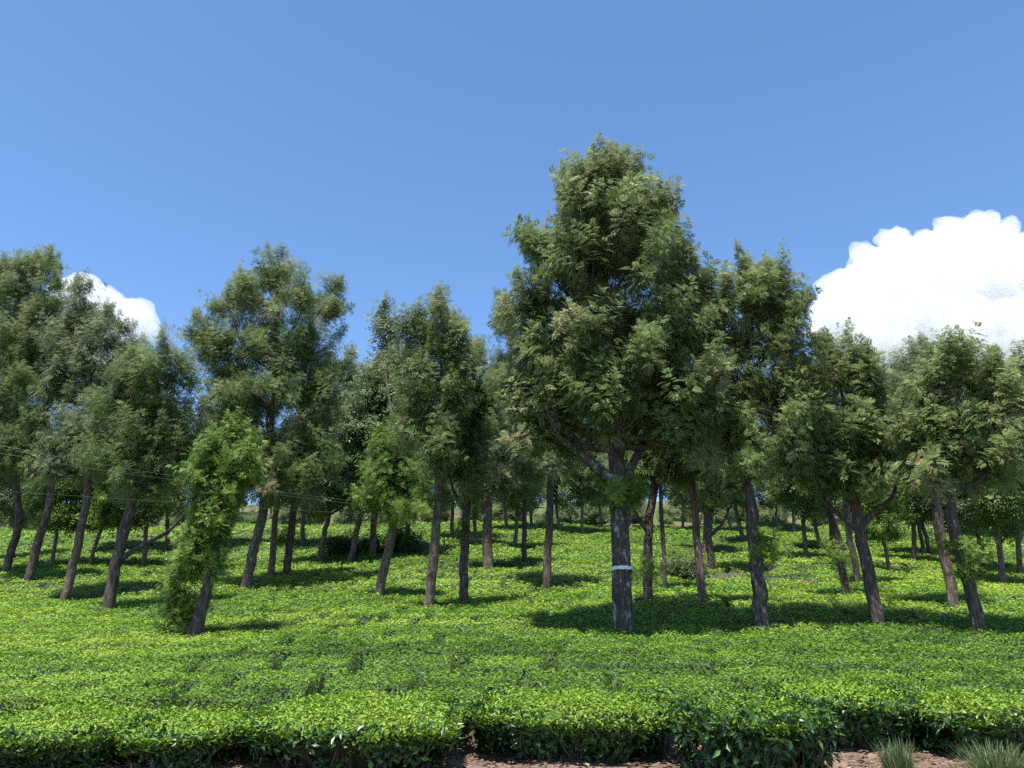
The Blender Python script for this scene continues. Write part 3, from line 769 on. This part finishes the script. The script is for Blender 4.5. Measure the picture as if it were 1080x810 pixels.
photo_tree('dark silver oak with curved limb and spreading crown, left of the shoot-wrapped tree', (114, 642), 12,
    [(120, 605), (128, 570), (138, 535), (144, 480), (152, 420), (164, 375)],
    [(168, 385, 24, 26), (142, 402, 26, 28), (192, 405, 20, 30), (122, 430, 26, 32), (160, 440, 32, 34), (192, 455, 24, 34), (135, 475, 34, 32), (172, 490, 32, 30), (112, 490, 26, 26), (150, 520, 34, 20)], 122,
    limbs=[([(124, 592), (150, 575), (178, 560), (200, 535)], 7, [0, 0, -.3, -.5])], nlimb=10, tone=-.08)
photo_tree('silver oak with slim pale leaning trunk, second large one from the left edge', (68, 634), 9,
    [(76, 600), (84, 565), (92, 520), (95, 450), (88, 380), (84, 310)],
    [(84, 322, 16, 28), (108, 345, 16, 26), (126, 362, 14, 24), (72, 355, 22, 32), (98, 385, 28, 34), (70, 410, 26, 34), (100, 430, 28, 34), (80, 465, 30, 32), (105, 490, 24, 24), (70, 500, 26, 24)], 123, barkm='bark_warm', nlimb=10, leafm='oak_leaf_grey', deep=.85)
photo_tree('tall silver oak at the left edge with a dark leaning trunk', (30, 613), 9,
    [(38, 580), (50, 540), (54, 500), (48, 420), (44, 340), (42, 280)],
    [(42, 285, 15, 26), (18, 300, 20, 30), (52, 318, 16, 26), (30, 340, 30, 36), (58, 360, 22, 34), (12, 370, 26, 36), (40, 400, 34, 38), (12, 435, 28, 36), (48, 450, 30, 34), (25, 490, 34, 28)], 124, nlimb=10, lod=1)
photo_tree('silver oak cut by the left edge of view, thin trunk at its foot', (6, 605), 8,
    [(12, 580), (20, 550), (15, 500), (5, 420), (6, 300)],
    [(4, 290, 22, 30), (-14, 320, 24, 34), (0, 370, 34, 40), (-20, 420, 34, 40), (5, 460, 34, 36), (-10, 500, 34, 26)], 125, nlimb=6, lod=1)

# farther trees: a few grown once, then copied up the slope
def generic(seed, h=10.0, spread=1.0, leafm='oak_leaf_grey', label='x', bend=.2):
    rg = np.random.default_rng(seed)
    lean = rg.normal(0, bend, 2)
    def ax(z): return np.array([lean[0] * z / 3 + .12 * math.sin(z * .9 + seed), lean[1] * z / 3, z])
    path = [ax(z) for z in (0, 1.2, 2.6, 4.2, 6.2, 8.2, h - .3)]
    lobes = []
    for z in np.linspace(3.3, h - .6, 8):
        t = (z - 3.3) / (h - 3.9); rr = spread * (1.75 * max(0, 1 - t) ** .7 * (.6 + .9 * min(1, t * 3 + .2)) + .32)
        k = 3 if t < .75 else 1
        a0 = rg.uniform(0, 6.28)
        for q in range(k):
            a = a0 + q * 2.1 + rg.normal(0, .3); d = rr * .5 if k > 1 else .1
            rr2 = rr * .85; c = ax(z) + np.array([math.cos(a) * d, math.sin(a) * d, rg.normal(0, .25)])
            lobes.append((c, (rr2 * rg.uniform(.42, .58), rr2 * rg.uniform(.42, .58), rg.uniform(.55, .85))))
    return build_tree((0, 0, 0), path, .125, lobes, 2, seed, label, barkm='bark_warm', leafm=leafm, dens=1.25, size=1.15, nlimb=6, group='silver oaks in the tea field')

PROTO = [generic(301, label='x', leafm='oak_leaf_grey'), generic(302, spread=.85, label='x', leafm='oak_leaf'), generic(303, spread=1.15, label='x', leafm='oak_leaf_grey'), generic(304, spread=.75, label='x', leafm='oak_leaf'), generic(305, spread=.95, label='x', leafm='oak_leaf_fresh')]
_used = set()
def copy_tree(k, loc, rz, sc, label):
    src = PROTO[k]
    if k not in _used:
        root = src; _used.add(k)
    else:
        root = src.copy(); COL.objects.link(root)
        for ch in src.children:
            c = ch.copy(); c.parent = root; COL.objects.link(c)
    root.location = [float(v) for v in loc]; root.rotation_euler = (0, 0, rz); root.scale = (sc, sc, sc)
    root['label'] = label
    return root

far = [  # (px, py of the foot, kind, height in metres, label)
    (8, 588, 1, 9, 'distant slim oak at left edge, behind the thin-footed oak'),
    (53, 596, 4, 8, 'distant bright leafy oak between the two leaning trunks at left edge'),
    (95, 596, 4, 8, 'distant bright leafy oak right of the slim pale leaning trunk'),
    (150, 596, 1, 9, 'distant oak, dark trunk just right of the curved-limb oak'),
    (178, 580, 0, 10, 'distant oak behind the shoot-wrapped tree, left side'),
    (338, 592, 2, 11, 'greyish oak up slope right of the many-topped oak, left of dark shrubs'),
    (368, 593, 0, 12, 'pale grey-green oak with a tall thin crown, before the dark shrubs'),
    (392, 589, 2, 12, 'greyish oak with slim trunk before dark shrubs, left of leaning bright crown'),
    (430, 582, 1, 11, 'distant oak behind the pointed oak, right of the dark shrubs'),
    (502, 575, 3, 10, 'distant thin oak seen between high-fork oak and thick grey trunk'),
    (544, 576, 1, 9, 'distant thin oak just left of the very thin dark trunk'),
    (536, 559, 0, 9, 'crest oak seen right of the thick pale-grey trunk'),
    (591, 560, 3, 9, 'pale slim crest oak right of the dark straight trunk'),
    (616, 563, 1, 9, 'pale slim oak on the crest, left beside the tallest trunk'),
    (636, 556, 0, 9, 'crest oak directly left of the tallest tree leafy collar'),
    (664, 556, 2, 9, 'crest oak mostly hidden behind the tallest trunk'),
    (720, 557, 0, 8, 'crest oak left of the wide forked oak'),
    (742, 581, 3, 9, 'thin oak just uphill left of the wide forked oak'),
    (769, 560, 1, 8, 'crest oak right of the wide forked oak'),
    (785, 572, 3, 9, 'thin oak uphill just left of the collar-shooted trunk'),
    (819, 556, 2, 8, 'crest oak right behind the open-crowned oak trunk'),
    (837, 562, 3, 8, 'slim crest oak left of three uphill slender trunks'),
    (849, 588, 1, 9, 'lowest of three slender uphill trunks right of open-crowned oak'),
    (867, 580, 3, 9, 'middle of three slender uphill trunks right of open-crowned oak'),
    (875, 574, 0, 9, 'uppermost of three slender uphill trunks right of open-crowned oak'),
    (937, 602, 4, 6, 'short bushy-topped oak with curved trunk right of leaning forked oak'),
    (963, 592, 3, 9, 'leftmost of three slender trunks above the grey-trunked right oak'),
    (972, 585, 1, 9, 'middle of three slender trunks above the grey-trunked right oak'),
    (982, 585, 0, 9, 'rightmost of three slender trunks above the grey-trunked right oak'),
    (1038, 598, 2, 8, 'oak uphill directly above the right-edge tree foot'),
    (1062, 616, 1, 8, 'slender oak near the right edge with low leafy crown'),
    (1077, 606, 2, 9, 'oak cut by the right edge of view'),
    (920, 560, 2, 8, 'crest oak above the leaning forked oak, on bare soil'),
    (1010, 562, 0, 8, 'crest oak on bare soil behind the right-edge pair'),
    (1050, 566, 2, 8, 'crest oak on bare soil near the right edge'),
    (476, 566, 2, 10, 'crest oak between the two close trunks left of centre'),
    (560, 556, 2, 9, 'crest oak between thin dark trunk and dark straight trunk'),
    (230, 575, 2, 10, 'distant oak hidden behind the shoot-wrapped tree crown'),
    (125, 578, 0, 10, 'distant oak behind the curved-limb oak crown'),
    (320, 575, 1, 10, 'distant oak uphill behind the oak with low shoots'),
]
rf = random.Random(4)
for (px, py, k, h, label) in far:
    p, s = stand(px, py)
    copy_tree(k, (p[0], p[1], float(soil(p[0], p[1])) - .05), rf.uniform(0, 6.28), h / 10.0 * rf.uniform(.94, 1.06), label)
# a second line of trees beyond the crest closes the view between the trunks
back = [(x0 + 1.6 * math.sin(i * 2.3), 74 + 9 * ((i * 7) % 5)) for i, x0 in enumerate(np.linspace(-78, 78, 38))]
for (x, y) in back:
    copy_tree(rf.choice([0, 2, 1]), (x, y, float(soil(x, y)) - .05), rf.uniform(0, 6.28), rf.uniform(.75, 1.0), 'far oak on the hillside beyond the crest, glimpsed between nearer trunks')

# dark shrubs under the trees
def shrub(label, px, py, rx, ry, seed, leafm='oak_leaf', group=None):
    rg = np.random.default_rng(seed); p, s = stand(px, py + ry)
    base = np.array([p[0], p[1], float(soil(p[0], p[1]))]); root = thing('shrub', label, 'shrub', base, group)
    G = Geo(); PP = []; DD = []; SS = []; TT = []
    for k in range(7):
        c = np.array([rg.uniform(-.7, .7) * rx * s, rg.uniform(-.5, .5), TEA_H * .6 + rg.uniform(.3, 1.2) * ry * s]); r = (rx * s * .45, .8, ry * s * .7)
        a = lobe_tufts(c, r, 1.8, rg, 2, 1.0); PP.append(a[0]); DD.append(a[1]); SS.append(a[2]); TT.append(a[3] - .4)
    put_tufts(G, np.concatenate(PP), np.concatenate(DD), np.concatenate(SS), np.concatenate(TT), 2, rg)
    obj('foliage', G.mesh('foliage', [M[leafm]]), root)
    W = Geo()
    for k in range(6):
        e = np.array([rg.uniform(-.7, .7) * rx * s, rg.uniform(-.3, .3), 1.4 * ry * s]); tube(W, catmull([np.zeros(3), e * .5 + [0, 0, .1], e], 6), np.linspace(.03, .01, 6), 5)
    obj('stem', W.mesh('stem', [M['branch']]), root)
shrub('wide dark shrub under the trees left of the leaning bright-crowned oak', 372, 576, 32, 9, 401)
shrub('narrower dark shrub behind the leaning bright-crowned oak', 425, 572, 22, 12, 402)
shrub('dark green shrub on the slope behind the tallest trunk, right side', 722, 600, 14, 4, 403)

# scrub along the earth bank on the crest
rb = np.random.default_rng(9)
BS = []
for k in range(3):
    rg = np.random.default_rng(500 + k); root = thing('shrub', 'scrubby bush of the hedge along the crest, glimpsed between far trunks', 'shrub', (0, 0, 0), 'scrub along the crest')
    G = Geo(); PP = []
    for q in range(6):
        PP.append(lobe_tufts((rg.uniform(-1.3, 1.3), rg.uniform(-.5, .5), rg.uniform(.1, 1.6)), (.9, .7, .8), 1.3, rg, 2, 1.1))
    put_tufts(G, *[np.concatenate([a[i] for a in PP]) - (.12 if i == 3 else 0) for i in range(4)], 2, rg)
    obj('foliage', G.mesh('foliage', [M['oak_leaf_grey' if k else 'oak_leaf']]), root)
    W = Geo()
    for q in range(5):
        e = np.array([rg.uniform(-1, 1), rg.uniform(-.3, .3), 1.5]); tube(W, catmull([np.zeros(3), e * .5 + [0, 0, .1], e], 6), np.linspace(.04, .012, 6), 5)
    obj('stem', W.mesh('stem', [M['branch']]), root)
    BS.append(root)
for k in range(76):
    x = -58 + k * 1.55 + rb.normal(0, .5); y = 66.5 + rb.normal(0, 1.0)
    if k < 3: root = BS[k]
    else:
        src = BS[rb.integers(0, 3)]; root = src.copy(); COL.objects.link(root)
        for ch in src.children:
            c = ch.copy(); c.parent = root; COL.objects.link(c)
    root.location = (x, y, float(soil(x, y)) - .1); root.rotation_euler = (0, 0, rb.uniform(0, 6.28)); q = rb.uniform(.35, .8); root.scale = (q, q, q)

# thin rusty post
p, s = stand(468, 588); top, _ = pix(469, 560, p[1])
root = thing('marker_post', 'thin rusty post standing in the tea between the two close trunks', 'post', (p[0], p[1], float(soil(p[0], p[1]))))
h = top[2] - root.location[2]
G = Geo(); tube(G, np.array([[0, 0, -.05], [0, 0, h * .5], [.01, 0, h]]), [.035, .034, .033], 8); obj('shaft', G.mesh('shaft', [M['post']]), root)
G = Geo(); tube(G, np.array([[.01, 0, h], [.01, 0, h + .03], [.01, 0, h + .06]]), [.045, .045, .02], 8); obj('cap', G.mesh('cap', [M['post']]), root)

# power lines crossing in front of the left-hand trees
for (pts, label) in (
    ([(-900, 330, 12), (-300, 415, 15.5), (0, 470, 18), (95, 488, 19.4), (190, 503, 21), (280, 517, 23), (361, 527, 24.6), (385, 530, 25.2)], 'upper pale wire crossing in front of the left-hand trees'),
    ([(-900, 345, 12), (-300, 427, 15.5), (0, 478, 18), (95, 494, 19.4), (190, 507, 21), (280, 520, 23), (361, 530, 24.6), (385, 533, 25.2)], 'middle pale wire just below the uppermost one at left'),
    ([(-900, 470, 13), (-300, 500, 16), (0, 518, 18.2), (95, 524, 19.6), (190, 530, 21.2), (280, 536, 23.2), (361, 541, 24.8), (385, 542, 25.2)], 'lowest faint wire crossing the left-hand trunks')):
    P = np.array([pix(a, b, y)[0] for a, b, y in pts]); C = catmull(P, 60)
    G = Geo(); tube(G, C, np.full(60, .0032 if 'lowest' in label else .0042), 6)
    o = obj('power_line', G.mesh('power_line', [M['wire']], smooth=True)); tag(o, label, 'wire', 'power lines at left')

# ------------------------------------------------------------------ clouds (real volumes far beyond the hill)
def cloud(label, Y, puffs, seed, vox, disp, vapour):
    rg = np.random.default_rng(seed)
    import bmesh
    bm = bmesh.new()
    c0, s0 = pix(puffs[0][0], puffs[0][1], Y)
    from mathutils import Matrix
    for (px, py, r) in puffs:
        c, s = pix(px, py, Y); rr = r * s
        for q in range(1 + int(r > 25) * 7):
            d = rg.normal(size=3); d /= np.linalg.norm(d)
            if q == 0: cc, rq = c, rr
            else:
                d[2] = abs(d[2]) * 1.0 if rg.uniform() < .7 else d[2]
                cc = c + d * rr * .78; rq = rr * rg.uniform(.25, .40)
            bmesh.ops.create_icosphere(bm, subdivisions=3, radius=rq, matrix=Matrix.Translation([float(v) for v in (cc - c0)]))
    me = bpy.data.meshes.new('cloud'); bm.to_mesh(me); bm.free(); me.materials.append(M[vapour])
    o = obj('cloud', me, None, [float(v) for v in c0])
    rm = o.modifiers.new('remesh', 'REMESH'); rm.mode = 'VOXEL'; rm.voxel_size = vox
    for k, (sz, st) in enumerate(disp):
        tx = bpy.data.textures.new('billow%d' % k, 'CLOUDS'); tx.noise_scale = sz; tx.noise_depth = 3; tx.noise_basis = 'BLENDER_ORIGINAL'
        dm = o.modifiers.new('billow', 'DISPLACE'); dm.texture = tx; dm.strength = st; dm.texture_coords = 'GLOBAL'; dm.mid_level = .5
    rm = o.modifiers.new('close', 'REMESH'); rm.mode = 'VOXEL'; rm.voxel_size = vox
    tag(o, label, 'cloud', 'cumulus clouds')
    return o
cloud('large white cumulus cloud with grey base behind the right-hand trees', 2600,
    [(900, 318, 36), (892, 350, 38), (940, 302, 48), (985, 300, 54), (1030, 300, 60), (1080, 304, 60), (1140, 300, 66), (930, 370, 60), (990, 370, 70), (1060, 375, 75), (1130, 370, 75), (1200, 330, 70), (884, 300, 15), (912, 272, 16), (945, 254, 18), (972, 256, 15), (1004, 246, 17), (1036, 240, 18), (1062, 244, 16), (872, 322, 14), (1180, 380, 50), (900, 392, 34), (960, 405, 42), (1040, 410, 45), (1110, 410, 45)], 71, 8, ((150, 55), (60, 55), (30, 30)), 'cloud')
cloud('small white cumulus cloud behind the left-hand treetops', 2700,
    [(90, 308, 20), (72, 312, 20), (112, 326, 22), (143, 338, 24), (124, 356, 26), (152, 352, 17), (98, 346, 24), (104, 380, 26), (70, 366, 28), (136, 376, 22)], 72, 7, ((100, 50), (40, 32), (18, 14)), 'thin_cloud')
